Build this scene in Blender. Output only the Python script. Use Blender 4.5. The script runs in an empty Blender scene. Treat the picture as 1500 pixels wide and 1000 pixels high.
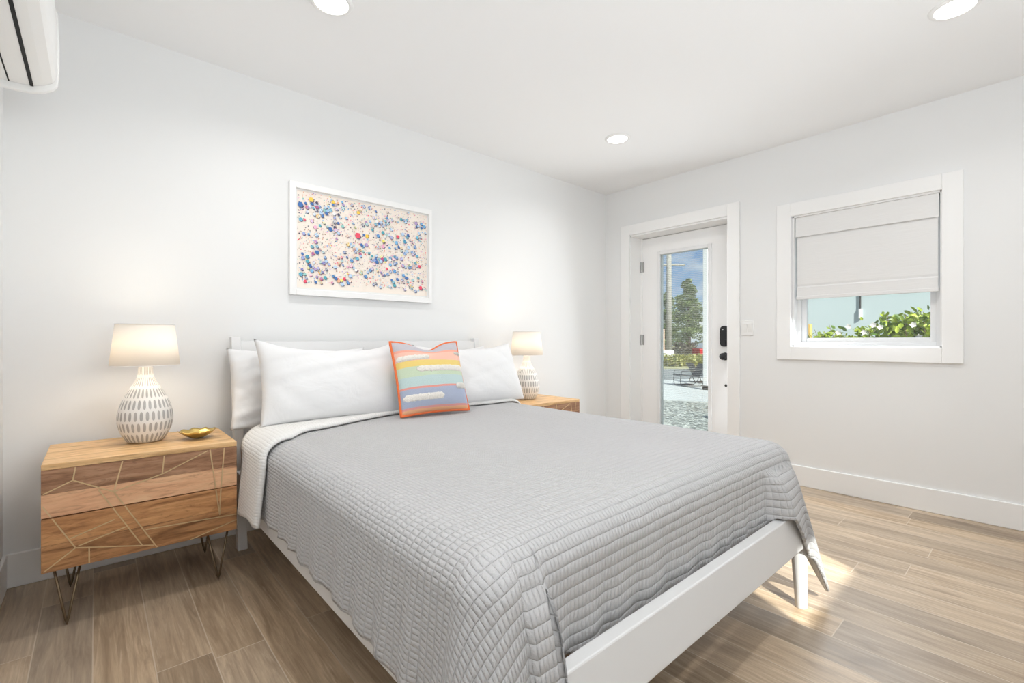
import bpy, bmesh, math, random
import numpy as np
from mathutils import Vector, Matrix

random.seed(7)
rng = np.random.default_rng(11)
S = bpy.context.scene
C = S.collection
PI = math.pi

# ------------------------------------------------------------------ camera
cam_d = bpy.data.cameras.new('camera'); cam = bpy.data.objects.new('camera', cam_d); C.objects.link(cam)
cam_d.sensor_width = 36.0; cam_d.lens = 689/1500*36
cam_d.clip_start = 0.02; cam_d.clip_end = 400
cam.location = (0, 0, 1.015); cam.rotation_euler = (PI/2, 0, -math.radians(41.5))
S.camera = cam
S.view_settings.view_transform = 'Standard'; S.view_settings.look = 'None'
S.view_settings.gamma = 1.0; S.view_settings.use_curve_mapping = False
S.view_settings.exposure = 0.09
S.cycles.max_bounces = 10; S.cycles.diffuse_bounces = 6; S.cycles.glossy_bounces = 4
S.cycles.transmission_bounces = 8; S.cycles.transparent_max_bounces = 16
S.cycles.caustics_reflective = False; S.cycles.caustics_refractive = False
S.cycles.sample_clamp_indirect = 8.0

# ------------------------------------------------------------------ world (sky with cloud)
W = bpy.data.worlds.new('sky'); S.world = W; W.use_nodes = True
nt = W.node_tree; nt.nodes.clear()
o = nt.nodes.new('ShaderNodeOutputWorld'); bg = nt.nodes.new('ShaderNodeBackground')
tc = nt.nodes.new('ShaderNodeTexCoord'); sep = nt.nodes.new('ShaderNodeSeparateXYZ')
rmp = nt.nodes.new('ShaderNodeValToRGB')
nt.links.new(tc.outputs['Generated'], sep.inputs[0]); nt.links.new(sep.outputs['Z'], rmp.inputs[0])
e = rmp.color_ramp.elements
e[0].position = 0.0; e[0].color = (.60, .71, .84, 1); e[1].position = 0.5; e[1].color = (.30, .44, .70, 1)
x = rmp.color_ramp.elements.new(0.2); x.color = (.20, .38, .72, 1)
mp = nt.nodes.new('ShaderNodeMapping'); mp.inputs['Scale'].default_value = (1, 1, 3.2)
nz = nt.nodes.new('ShaderNodeTexNoise'); nz.inputs['Scale'].default_value = 7; nz.inputs['Detail'].default_value = 6
nt.links.new(tc.outputs['Generated'], mp.inputs[0]); nt.links.new(mp.outputs[0], nz.inputs['Vector'])
r2 = nt.nodes.new('ShaderNodeValToRGB'); r2.color_ramp.elements[0].position = .43; r2.color_ramp.elements[1].position = .62
nt.links.new(nz.outputs['Fac'], r2.inputs[0])
mx = nt.nodes.new('ShaderNodeMixRGB'); mx.inputs[2].default_value = (.92, .94, .97, 1)
nt.links.new(r2.outputs[0], mx.inputs[0]); nt.links.new(rmp.outputs[0], mx.inputs[1])
nt.links.new(mx.outputs[0], bg.inputs[0]); bg.inputs[1].default_value = 0.95
nt.links.new(bg.outputs[0], o.inputs[0])

def light(name, typ, loc, energy, color=(1, 1, 1), aim=None, **kw):
    d = bpy.data.lights.new(name, typ); d.energy = energy; d.color = color
    for k, v in kw.items(): setattr(d, k, v)
    ob = bpy.data.objects.new(name, d); C.objects.link(ob); ob.location = loc
    if aim is not None: ob.rotation_euler = Vector(aim).to_track_quat('-Z', 'Y').to_euler()
    return ob

light('sun', 'SUN', (0, -6, 8), 9.0, (1, .96, .90), aim=(.38, .76, -.76), angle=math.radians(.6))
# added upward fill behind the camera; daylight through the door pane and the window
light('rear_ceiling_fill', 'AREA', (.75, -1.27, 1.40), 52, (.93, .965, 1), aim=(0.08, .46, .88), shape='RECTANGLE', size=1.5, size_y=1.5)
light('door_daylight', 'AREA', (3.70, 2.11, 1.05), 11, (.89, .95, 1), aim=(-1, -.45, -.15), shape='RECTANGLE', size=.45, size_y=1.5)
light('window_daylight', 'AREA', (3.69, .80, 1.17), 7, (.91, .96, 1), aim=(-1, .1, -.45), shape='RECTANGLE', size=.68, size_y=.25)
DOWN = [(.74, 1.98), (2.74, 1.98), (2.74, .25), (.74, .25)]
DOWN_W = (6.2, 4.3, 4.3, 6.2)
LAMP_W = 3.3

# ------------------------------------------------------------------ node helpers
class NT:
    def __init__(s, name):
        s.m = bpy.data.materials.new(name); s.m.use_nodes = True; s.t = s.m.node_tree
        s.b = s.t.nodes['Principled BSDF']; s.out = s.t.nodes['Material Output']
    def n(s, typ, **kw):
        nd = s.t.nodes.new(typ)
        for k, v in kw.items(): setattr(nd, k, v)
        return nd
    def l(s, a, b): s.t.links.new(a, b)
    def val(s, sock, v):
        if hasattr(v, 'links') or isinstance(v, bpy.types.NodeSocket): s.l(v, sock)
        else: sock.default_value = v
    def math(s, op, a, b=0.0, c=0.0):
        nd = s.n('ShaderNodeMath', operation=op)
        s.val(nd.inputs[0], a); s.val(nd.inputs[1], b); s.val(nd.inputs[2], c)
        return nd.outputs[0]
    def mix(s, f, a, b, mode='MIX'):
        nd = s.n('ShaderNodeMixRGB', blend_type=mode)
        s.val(nd.inputs[0], f)
        for i, v in ((1, a), (2, b)):
            if isinstance(v, bpy.types.NodeSocket): s.l(v, nd.inputs[i])
            else: nd.inputs[i].default_value = (*v, 1) if len(v) == 3 else v
        return nd.outputs[0]
    def ramp(s, f, stops):
        nd = s.n('ShaderNodeValToRGB'); el = nd.color_ramp.elements
        while len(el) < len(stops): el.new(.5)
        for q, (p, c) in zip(el, stops):
            q.position = p; q.color = (*c, 1) if hasattr(c, '__len__') else (c, c, c, 1)
        s.l(f, nd.inputs[0]); return nd.outputs[0]
    def noise(s, vec, scale, detail=3, rough=.5, dist=0.0):
        nd = s.n('ShaderNodeTexNoise'); s.l(vec, nd.inputs['Vector'])
        nd.inputs['Scale'].default_value = scale; nd.inputs['Detail'].default_value = detail
        nd.inputs['Roughness'].default_value = rough; nd.inputs['Distortion'].default_value = dist
        return nd.outputs['Fac']
    def coord(s, which='Object', scale=(1, 1, 1), loc=(0, 0, 0)):
        t = s.n('ShaderNodeTexCoord'); m = s.n('ShaderNodeMapping')
        m.inputs['Scale'].default_value = scale; m.inputs['Location'].default_value = loc
        s.l(t.outputs[which], m.inputs[0]); return m.outputs[0]
    def xyz(s, v):
        p = s.n('ShaderNodeSeparateXYZ'); s.l(v, p.inputs[0]); return p.outputs
    def comb(s, x, y, z=0.0):
        p = s.n('ShaderNodeCombineXYZ')
        for i, v in enumerate((x, y, z)): s.val(p.inputs[i], v)
        return p.outputs[0]
    def white(s, v):
        w = s.n('ShaderNodeTexWhiteNoise', noise_dimensions='2D'); s.l(v, w.inputs['Vector']); return w
    def bump(s, h, strength, dist=.01):
        b = s.n('ShaderNodeBump'); b.inputs['Strength'].default_value = strength
        b.inputs['Distance'].default_value = dist; s.l(h, b.inputs['Height'])
        s.l(b.outputs[0], s.b.inputs['Normal'])
    def col(s, c):
        if isinstance(c, bpy.types.NodeSocket): s.l(c, s.b.inputs['Base Color'])
        else: s.b.inputs['Base Color'].default_value = (*c, 1)
    def rough(s, r): s.val(s.b.inputs['Roughness'], r)

def plain(name, c, r=.6, metal=0.0, spec=.5, bump=None, var=.0):
    t = NT(name)
    if var:
        f = t.noise(t.coord(), 6, 4)
        t.col(t.mix(f, tuple(v*(1-var) for v in c), tuple(min(1, v*(1+var)) for v in c)))
    else: t.col(c)
    t.rough(r); t.b.inputs['Metallic'].default_value = metal
    t.b.inputs['Specular IOR Level'].default_value = spec
    if bump: t.bump(t.noise(t.coord(), bump[0], 4), bump[1], bump[2])
    return t.m

M = {}
M['wall'] = plain('wall_paint', (.825, .83, .83), .85, spec=.2, bump=(160, .05, .002))
M['ceiling'] = plain('ceiling_paint', (.89, .895, .90), .9, spec=.2)
M['trim'] = plain('trim_paint', (.885, .885, .88), .45, spec=.4)
M['door'] = plain('door_paint', (.91, .91, .91), .4)
M['bed_white'] = plain('bed_lacquer', (.74, .74, .74), .38, bump=(60, .04, .002))
M['plastic_white'] = plain('white_plastic', (.84, .84, .83), .35)
M['black'] = plain('black_plastic', (.012, .013, .016), .45)
M['dark_slot'] = plain('dark_slot', (.01, .01, .01), .8)
M['hinge'] = plain('satin_hinge', (.42, .42, .41), .35, metal=.9)
M['brass'] = plain('antique_brass', (.70, .52, .30), .42, metal=.75)
M['bronze'] = plain('bronze_wire', (.20, .145, .09), .4, metal=.85)
M['vinyl'] = plain('vinyl_sash', (.84, .845, .85), .35)
M['chair'] = plain('patio_chair_metal', (.03, .035, .04), .5)
M['post'] = plain('porch_post_paint', (.66, .66, .66), .6)
M['pole'] = plain('weathered_pole_wood', (.30, .285, .26), .9, bump=(20, .4, .02), var=.15)
M['concrete'] = plain('patio_concrete', (.44, .46, .46), .9, var=.06, bump=(30, .2, .005))
M['asphalt'] = plain('grey_lane', (.17, .185, .19), .95, var=.2, bump=(30, .5, .01))
M['red_car'] = plain('red_car_paint', (.42, .012, .02), .25)
M['car_glass'] = plain('car_glass', (.45, .5, .52), .08)
M['tyre'] = plain('tyre_rubber', (.015, .015, .016), .8)
M['fencepost'] = plain('yellow_pine', (.72, .48, .14), .7, var=.15)
M['bark'] = plain('bark', (.16, .12, .09), .95, bump=(25, .6, .02))
M['stem'] = plain('brown_stem', (.20, .15, .08), .8)
M['petal'] = plain('white_petal', (.85, .80, .74), .6)
M['signpink'] = plain('pale_sign_panel', (.80, .56, .42), .6)
M['mat_white'] = plain('print_margin', (.82, .82, .81), .6)
M['gold'] = plain('gold_dish', (.72, .52, .18), .28, metal=.95, bump=(70, .35, .004))
M['cord'] = plain('dark_cord', (.03, .03, .03), .6)

def leafmat(name, a, b, tr=.25):
    t = NT(name)
    oi = t.n('ShaderNodeNewGeometry')
    c = t.ramp(oi.outputs['Random Per Island'], [(0, a), (1, b)])
    t.col(c); t.rough(.5)
    tl = t.n('ShaderNodeBsdfTranslucent'); t.l(c, tl.inputs[0])
    ms = t.n('ShaderNodeMixShader'); ms.inputs[0].default_value = tr
    t.l(t.b.outputs[0], ms.inputs[1]); t.l(tl.outputs[0], ms.inputs[2]); t.l(ms.outputs[0], t.out.inputs[0])
    return t.m
M['leaf_shrub'] = leafmat('shrub_leaves', (.07, .155, .012), (.46, .56, .05))
M['leaf_tree'] = leafmat('tree_needles', (.06, .105, .035), (.28, .34, .13))
M['leaf_hedge'] = leafmat('hedge_leaves', (.15, .18, .035), (.46, .43, .13))
M['leaf_dark'] = leafmat('dark_bush_leaves', (.05, .05, .03), (.16, .13, .10))

def floor_mat():
    t = NT('wood_look_planks')
    v = t.coord('Object'); X, Y, Z = t.xyz(v)
    w = .1465; L = 1.22
    xs = t.math('DIVIDE', t.math('SUBTRACT', X, .139), w)
    ix = t.math('FLOOR', xs); fx = t.math('FRACT', xs)
    off = t.white(t.comb(ix, 3.7)).outputs['Value']
    ys = t.math('ADD', t.math('DIVIDE', Y, L), t.math('MULTIPLY', off, 5.0))
    iy = t.math('FLOOR', ys); fy = t.math('FRACT', ys)
    rnd = t.white(t.comb(ix, iy)); r1 = rnd.outputs['Value']; rc = t.n('ShaderNodeSeparateColor'); t.l(rnd.outputs['Color'], rc.inputs[0])
    sh = t.math('MULTIPLY', r1, 37.0)
    gv = t.comb(t.math('ADD', t.math('MULTIPLY', X, 14.0), sh), t.math('ADD', t.math('MULTIPLY', Y, 1.3), sh), sh)
    g1 = t.noise(gv, 1.0, 7, .62, 1.4)
    gv2 = t.comb(t.math('ADD', t.math('MULTIPLY', X, 120.0), sh), t.math('ADD', t.math('MULTIPLY', Y, 5.0), sh), sh)
    g2 = t.noise(gv2, 1.0, 4, .6, .4)
    gv4 = t.comb(t.math('ADD', t.math('MULTIPLY', X, 46.0), sh), t.math('ADD', t.math('MULTIPLY', Y, 2.6), sh), sh)
    g4 = t.noise(gv4, 1.0, 5, .65, 2.2)
    gv3 = t.comb(t.math('ADD', t.math('MULTIPLY', X, 3.2), sh), t.math('ADD', t.math('MULTIPLY', Y, 2.0), sh), sh)
    g3 = t.noise(gv3, 1.0, 3, .5, .8)
    base = t.ramp(g1, [(.28, (.20, .142, .09)), (.45, (.37, .278, .19)), (.58, (.47, .365, .258)), (.74, (.60, .485, .36))])
    base = t.mix(t.math('MULTIPLY', t.math('SUBTRACT', 1.0, g2), .55), base, (.17, .12, .078))
    base = t.mix(t.math('MULTIPLY', t.ramp(g4, [(.36, 1.0), (.5, 0.0)]), .42), base, (.19, .135, .09))
    base = t.mix(t.math('MULTIPLY', t.ramp(g4, [(.55, 0.0), (.68, 1.0)]), .30), base, (.62, .53, .42))
    knot = t.ramp(g3, [(.25, 1.0), (.36, 0.0)])
    base = t.mix(t.math('MULTIPLY', knot, .45), base, (.14, .095, .06))
    tint = t.ramp(r1, [(0, (.74, .72, .70)), (.5, (1.0, .99, .97)), (1, (1.28, 1.26, 1.22))])
    base = t.mix(1.0, base, tint, 'MULTIPLY')
    base = t.mix(1.0, base, (1.2, 1.19, 1.17), 'MULTIPLY')
    base = t.mix(t.math('MULTIPLY', rc.outputs[1], .22), base, (.42, .40, .37))
    ex = t.math('MULTIPLY', t.math('MINIMUM', fx, t.math('SUBTRACT', 1.0, fx)), w)
    ey = t.math('MULTIPLY', t.math('MINIMUM', fy, t.math('SUBTRACT', 1.0, fy)), L)
    ed = t.math('MINIMUM', ex, ey)
    gr = t.ramp(t.math('MULTIPLY', ed, 100.0), [(.13, 1.0), (.22, 0.0)])
    col = t.mix(t.math('MULTIPLY', gr, .8), base, (.58, .49, .385))
    t.col(col)
    t.rough(t.math('ADD', .30, t.math('MULTIPLY', g2, .18)))
    t.b.inputs['Specular IOR Level'].default_value = .45
    h = t.math('SUBTRACT', t.math('MULTIPLY', g2, .25), gr)
    t.bump(h, .22, .002)
    return t.m
M['floor'] = floor_mat()

def wood(name, c0, c1, c2, scale=1.0, seed=0.0, axis='X'):
    c0, c1, c2 = (tuple(min(.9, q*1.28) for q in c) for c in (c0, c1, c2))
    t = NT(name)
    sc = (2.2*scale, 16*scale, 16*scale) if axis == 'X' else (16*scale, 2.2*scale, 16*scale)
    v = t.coord('Object', sc, (seed, seed*1.7, seed*.6))
    g = t.noise(v, 1.0, 7, .6, 2.2)
    sc2 = tuple(q*7 for q in sc)
    f = t.noise(t.coord('Object', sc2, (seed, 0, seed)), 1.0, 3, .6)
    col = t.ramp(g, [(.32, tuple(q*.8 for q in c0)), (.48, c1), (.66, c2)])
    st = t.noise(t.coord('Object', tuple(q*2.6 for q in sc), (seed*2, seed, 0)), 1.0, 4, .65, 3.0)
    col = t.mix(t.math('MULTIPLY', t.ramp(st, [(.30, 1.0), (.48, 0.0)]), .55), col, tuple(q*.6 for q in c0))
    col = t.mix(t.math('MULTIPLY', t.math('SUBTRACT', 1.0, f), .35), col, tuple(q*.55 for q in c0))
    t.col(col); t.rough(.42); t.bump(f, .12, .002)
    return t.m
M['wood_top'] = wood('mango_wood_top', (.40, .23, .095), (.60, .37, .17), (.72, .48, .25), 1, 2.0)
M['wood_dark'] = wood('mango_wood_dark', (.17, .075, .035), (.31, .16, .085), (.43, .25, .15), 1.1, 5.0)
M['wood_light'] = wood('mango_wood_light', (.46, .22, .12), (.64, .36, .205), (.72, .45, .26), .9, 9.0)
M['wood_mid'] = wood('mango_wood_mid', (.24, .10, .035), (.42, .20, .08), (.56, .30, .13), 1.2, 14.0)
M['wood_side'] = wood('mango_wood_side', (.22, .11, .045), (.36, .20, .09), (.48, .29, .14), 1, 21.0, 'Y')

def quilt_mat(name, c, amp):
    t = NT(name)
    tcn = t.n('ShaderNodeTexCoord')
    wob = t.n('ShaderNodeTexNoise'); t.l(tcn.outputs['UV'], wob.inputs['Vector']); wob.inputs['Scale'].default_value = 9
    wob.inputs['Detail'].default_value = 2
    vm = t.n('ShaderNodeVectorMath', operation='MULTIPLY_ADD'); t.l(wob.outputs['Color'], vm.inputs[0])
    vm.inputs[1].default_value = (.010, .010, 0); t.l(tcn.outputs['UV'], vm.inputs[2])
    U, V, _ = t.xyz(vm.outputs[0])
    a = t.math('ABSOLUTE', t.math('SINE', t.math('MULTIPLY', U, PI/.0118)))
    b = t.math('ABSOLUTE', t.math('SINE', t.math('MULTIPLY', V, PI/.0265)))
    h = t.math('MULTIPLY', t.math('ADD', .42, t.math('MULTIPLY', t.math('POWER', a, .6), .58)), t.math('POWER', b, .42))
    fine = t.noise(tcn.outputs['UV'], 420, 2)
    crk = t.noise(vm.outputs[0], 45, 3)
    hh = t.math('ADD', h, t.math('ADD', t.math('MULTIPLY', fine, .25), t.math('MULTIPLY', crk, .5)))
    t.bump(hh, amp, .006)
    big = t.noise(tcn.outputs['UV'], 3, 2)
    t.col(t.mix(big, tuple(q*.97 for q in c), tuple(q*1.03 for q in c)))
    t.rough(.9); t.b.inputs['Specular IOR Level'].default_value = .15
    t.b.inputs['Sheen Weight'].default_value = .15
    return t.m
M['quilt'] = quilt_mat('grey_waffle_cotton', (.535, .53, .535), .95)
M['quilt_back'] = quilt_mat('pale_waffle_lining', (.78, .77, .75), .5)

def fabric(name, c, scale=900, amp=.15, wr=None):
    t = NT(name); v = t.coord('Object')
    h = t.noise(v, scale, 2)
    if wr:
        w = t.noise(t.coord('Object', wr), 1.0, 3, .5, .6)
        h = t.math('ADD', t.math('MULTIPLY', w, 1.0), t.math('MULTIPLY', h, .03))
    t.bump(h, amp, .01 if wr else .002)
    t.col(c); t.rough(.88); t.b.inputs['Specular IOR Level'].default_value = .15
    return t.m
M['linen'] = fabric('white_percale', (.775, .775, .78), wr=(8, 8, 11), amp=.45)
M['sheet'] = fabric('white_fitted_sheet', (.82, .81, .79), wr=(9, 22, 16), amp=.8)
def shade_fabric():
    t = NT('woven_shade'); v = t.coord('Object', (1, 6, 300))
    h = t.noise(v, 1.0, 3, .6)
    t.col(t.mix(h, (.74, .735, .73), (.84, .84, .835))); t.bump(h, .3, .002); t.rough(.85)
    return t.m
M['shade'] = shade_fabric()
def lampshade():
    t = NT('lit_linen_shade')
    t.col((.95, .93, .90)); t.rough(.9)
    tl = t.n('ShaderNodeBsdfTranslucent'); tl.inputs[0].default_value = (.98, .90, .78, 1)
    ms = t.n('ShaderNodeMixShader'); ms.inputs[0].default_value = .27
    t.l(t.b.outputs[0], ms.inputs[1]); t.l(tl.outputs[0], ms.inputs[2]); t.l(ms.outputs[0], t.out.inputs[0])
    return t.m
M['lampshade'] = lampshade()
def ceramic():
    t = NT('dashed_ceramic'); v = t.coord('Object'); X, Y, Z = t.xyz(v)
    ang = t.math('ARCTAN2', Y, X)
    rz = t.math('DIVIDE', Z, .0465); iz = t.math('FLOOR', rz); fz = t.math('SUBTRACT', t.math('FRACT', rz), .5)
    ra = t.math('ADD', t.math('MULTIPLY', ang, 30/(2*PI)), t.math('MULTIPLY', t.math('MODULO', iz, 2.0), .5))
    fa = t.math('SUBTRACT', t.math('FRACT', t.math('ADD', ra, 40.0)), .5)
    d = t.math('ADD', t.math('POWER', t.math('MULTIPLY', t.math('ABSOLUTE', fa), 3.5), 2.0), t.math('POWER', t.math('MULTIPLY', t.math('ABSOLUTE', fz), 2.35), 3.0))
    k = t.ramp(d, [(.78, 1.0), (1.0, 0.0)])
    gz = t.noise(v, 60, 3)
    grey = t.mix(gz, (.36, .35, .34), (.52, .51, .49))
    t.col(t.mix(k, (.82, .80, .77), grey)); t.rough(.45)
    t.bump(t.math('SUBTRACT', 1.0, k), .5, .004)
    return t.m
M['ceramic'] = ceramic()
def glass_mat():
    t = NT('clear_pane')
    tr = t.n('ShaderNodeBsdfTransparent'); tr.inputs[0].default_value = (.95, .97, .965, 1)
    gl = t.n('ShaderNodeBsdfGlossy'); gl.inputs['Roughness'].default_value = .02
    ms = t.n('ShaderNodeMixShader'); ms.inputs[0].default_value = .05
    t.l(tr.outputs[0], ms.inputs[1]); t.l(gl.outputs[0], ms.inputs[2]); t.l(ms.outputs[0], t.out.inputs[0])
    return t.m
M['glass'] = glass_mat()
def emit(name, c, s):
    t = NT(name); em = t.n('ShaderNodeEmission'); em.inputs[0].default_value = (*c, 1); em.inputs[1].default_value = s
    t.l(em.outputs[0], t.out.inputs[0]); return t.m
M['led'] = emit('lit_led_disc', (1, .97, .92), 4.0)
M['bulb'] = emit('lit_bulb', (1, .82, .6), 3.0)
def gravel():
    t = NT('loose_gravel'); v = t.coord('Object')
    vo = t.n('ShaderNodeTexVoronoi'); t.l(v, vo.inputs['Vector']); vo.inputs['Scale'].default_value = 24
    rc = t.n('ShaderNodeSeparateColor'); t.l(vo.outputs['Color'], rc.inputs[0])
    t.col(t.ramp(rc.outputs[0], [(0, (.06, .065, .06)), (.45, (.20, .215, .20)), (1, (.52, .54, .50))]))
    t.rough(.9)
    return t.m
M['gravel'] = gravel()
def siding():
    t = NT('pale_blue_siding'); v = t.coord('Object')
    n1 = t.noise(v, 2.0, 3)
    t.col(t.mix(n1, (.45, .535, .54), (.49, .57, .575))); t.rough(.7)
    return t.m
M['siding'] = siding()
def grass():
    t = NT('dry_grass'); v = t.coord('Object')
    t.col(t.ramp(t.noise(v, 1.2, 6), [(.3, (.20, .22, .10)), (.7, (.42, .38, .22))])); t.rough(.95)
    return t.m
M['grass'] = grass()

# cushion stripes, in UV of the face (0..1)
def cushion_mat():
    t = NT('striped_woven_cover')
    tcn = t.n('ShaderNodeTexCoord'); U, V, _ = t.xyz(tcn.outputs['UV'])
    wv = t.math('ADD', V, t.math('MULTIPLY', t.math('SUBTRACT', t.noise(tcn.outputs['UV'], 2.5, 2), .5), .03))
    def band(lo, hi):
        return t.math('MULTIPLY', t.math('GREATER_THAN', wv, lo), t.math('LESS_THAN', wv, hi))
    c = t.mix(band(.085, .335), (.80, .36, .13), (.30, .36, .52))          # slate blue
    c = t.mix(band(.055, .085), c, (.70, .22, .19))
    c = t.mix(band(.335, .36), c, (.78, .22, .16))
    c = t.mix(band(.36, .48), c, (.42, .58, .58))
    c = t.mix(band(.48, .59), c, (.50, .62, .42))
    c = t.mix(band(.59, .67), c, (.80, .56, .06))
    c = t.mix(band(.67, .80), c, (.88, .46, .34))
    c = t.mix(band(.80, .835), c, (.86, .30, .19))
    c = t.mix(band(.835, 1.2), c, (.44, .42, .48))
    n = t.noise(tcn.outputs['UV'], 160, 2)
    c = t.mix(t.math('MULTIPLY', n, .35), c, (.9, .88, .85))
    t.col(c); t.rough(.9); t.bump(n, .6, .004)
    return t.m
M['cushion'] = cushion_mat()
M['piping'] = plain('orange_piping', (.78, .17, .05), .8)
M['tuft'] = plain('cream_tufting', (.86, .82, .76), .95, bump=(220, 1.0, .006))

# ------------------------------------------------------------------ mesh helpers
class MB:
    def __init__(s): s.v = []; s.f = []; s.mi = []; s.uv = {}
    def add(s, vs, fs, mi=0):
        k = len(s.v); s.v += [tuple(q) for q in vs]
        for f in fs: s.f.append(tuple(i+k for i in f)); s.mi.append(mi)
        return s
    def box(s, x0, y0, z0, x1, y1, z1, mi=0):
        return s.add([(x0,y0,z0),(x1,y0,z0),(x1,y1,z0),(x0,y1,z0),(x0,y0,z1),(x1,y0,z1),(x1,y1,z1),(x0,y1,z1)],
                     [(0,3,2,1),(4,5,6,7),(0,1,5,4),(1,2,6,5),(2,3,7,6),(3,0,4,7)], mi)
    def prism(s, pts, a, b, axis, mi=0):
        """polygon pts (2-D, counter-clockwise) extruded from a to b along axis"""
        n = len(pts)
        mk = {'x': lambda p, t: (t, p[0], p[1]), 'y': lambda p, t: (p[0], t, p[1]), 'z': lambda p, t: (p[0], p[1], t)}[axis]
        vs = [mk(p, a) for p in pts]+[mk(p, b) for p in pts]
        fs = [tuple(range(n))[::-1], tuple(range(n, 2*n))]+[(i, (i+1) % n, n+(i+1) % n, n+i) for i in range(n)]
        return s.add(vs, fs, mi)
    def tube(s, pts, r, seg=8, closed=False, mi=0, cap=True):
        pts = [Vector(p) for p in pts]; n = len(pts)
        rr = r if hasattr(r, '__len__') else [r]*n
        up = None; vs = []
        for i, p in enumerate(pts):
            a = pts[(i-1) % n] if (closed or i > 0) else p
            b = pts[(i+1) % n] if (closed or i < n-1) else p
            d = (b-a).normalized()
            if up is None:
                up = Vector((0, 0, 1)) if abs(d.z) < .9 else Vector((1, 0, 0))
            sx = d.cross(up)
            if sx.length < 1e-6: sx = d.orthogonal()
            sx.normalize(); up = sx.cross(d).normalized()
            for k in range(seg):
                t = 2*PI*k/seg
                vs.append(p+sx*(math.cos(t)*rr[i])+up*(math.sin(t)*rr[i]))
        fs = []
        for i in range(n if closed else n-1):
            j = (i+1) % n
            for k in range(seg):
                fs.append((i*seg+k, i*seg+(k+1) % seg, j*seg+(k+1) % seg, j*seg+k))
        if not closed and cap:
            fs.append(tuple(range(seg))[::-1]); fs.append(tuple((n-1)*seg+k for k in range(seg)))
        return s.add(vs, fs, mi)
    def lathe(s, prof, seg=40, c=(0, 0, 0), axis='z', mi=0, caps=True):
        n = len(prof); vs = []
        for (r, h) in prof:
            for k in range(seg):
                t = 2*PI*k/seg; a, b = r*math.cos(t), r*math.sin(t)
                q = {'z': (a, b, h), 'x': (h, a, b), 'y': (b, h, a)}[axis]
                vs.append((q[0]+c[0], q[1]+c[1], q[2]+c[2]))
        fs = [(i*seg+k, i*seg+(k+1) % seg, (i+1)*seg+(k+1) % seg, (i+1)*seg+k) for i in range(n-1) for k in range(seg)]
        if caps:
            fs.append(tuple(range(seg))[::-1]); fs.append(tuple((n-1)*seg+k for k in range(seg)))
        return s.add(vs, fs, mi)
    def grid(s, P, mi=0):
        """P[i][j] array of points"""
        a, b = len(P), len(P[0])
        vs = [p for row in P for p in row]
        fs = [(i*b+j, i*b+j+1, (i+1)*b+j+1, (i+1)*b+j) for i in range(a-1) for j in range(b-1)]
        return s.add(vs, fs, mi)
    def build(s, name, mats, parent=None, smooth=False, bevel=0, seg=2, weld=0, uvs=None, loc=None):
        me = bpy.data.meshes.new(name); me.from_pydata(s.v, [], s.f)
        mats = mats if isinstance(mats, (list, tuple)) else [mats]
        for m in mats: me.materials.append(m)
        me.polygons.foreach_set('material_index', s.mi)
        if uvs is not None:
            ul = me.uv_layers.new(name='UVMap')
            vi = np.empty(len(me.loops), np.int32); me.loops.foreach_get('vertex_index', vi)
            ul.data.foreach_set('uv', np.asarray(uvs, np.float32)[vi].ravel())
        bm = bmesh.new(); bm.from_mesh(me)
        if weld: bmesh.ops.remove_doubles(bm, verts=bm.verts, dist=weld)
        bmesh.ops.recalc_face_normals(bm, faces=bm.faces)
        bm.to_mesh(me); bm.free()
        if smooth: me.polygons.foreach_set('use_smooth', [True]*len(me.polygons))
        me.update()
        ob = bpy.data.objects.new(name, me); C.objects.link(ob)
        if loc is not None:
            me.transform(Matrix.Translation([-q for q in loc])); ob.location = loc
        if parent is not None:
            ob.parent = parent
            if loc is None:
                me.transform(parent_inv(parent))
            else:
                ob.matrix_parent_inverse = world(parent).inverted()
        if bevel:
            b = ob.modifiers.new('soft_edge', 'BEVEL'); b.width = bevel; b.segments = seg; b.limit_method = 'ANGLE'; b.angle_limit = math.radians(40)
        return ob
def world(o):
    m = Matrix.LocRotScale(o.location, o.rotation_euler, o.scale)
    return (world(o.parent) @ o.matrix_parent_inverse @ m) if o.parent else m
def parent_inv(p): return world(p).inverted()

def empty(name, loc=(0, 0, 0)):
    e = bpy.data.objects.new(name, None); C.objects.link(e); e.location = loc; e.empty_display_size = .1
    return e
def tag(o, label, cat, group=None, kind=None):
    o['label'] = label; o['category'] = cat
    if group: o['group'] = group
    if kind: o['kind'] = kind
    return o
def struct(o, label=None):
    o['kind'] = 'structure'
    if label: o['label'] = label
    return o
def copy_tree(o, parent=None):
    c = o.copy(); C.objects.link(c)
    if parent is not None: c.parent = parent; c.matrix_parent_inverse = o.matrix_parent_inverse.copy()
    for ch in [q for q in o.children]: copy_tree(ch, c)
    return c

# ------------------------------------------------------------------ room shell
XL, XR, YB, YF, H = -.286, 3.724, 2.829, -1.30, 2.44
T = .22
m = MB(); m.box(XL-.1, YF-.1, -.05, XR+.16, YB+.1, 0); struct(m.build('floor', M['floor']), 'wood-look plank floor of greyish oak boards')
m = MB(); m.box(XL-.2, YF-.2, H, XR+T, YB+.2, H+.12); struct(m.build('ceiling', M['ceiling']), 'flat white ceiling')
m = MB(); m.box(XL-.2, YB, -.5, XR+T, YB+.2, H+.12); struct(m.build('wall_back', M['wall']), 'off-white wall behind the bed')
m = MB(); m.box(XL-.2, YF-.2, -.5, XL, YB, H+.12); struct(m.build('wall_left', M['wall']), 'off-white wall carrying the air conditioner')
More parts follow.
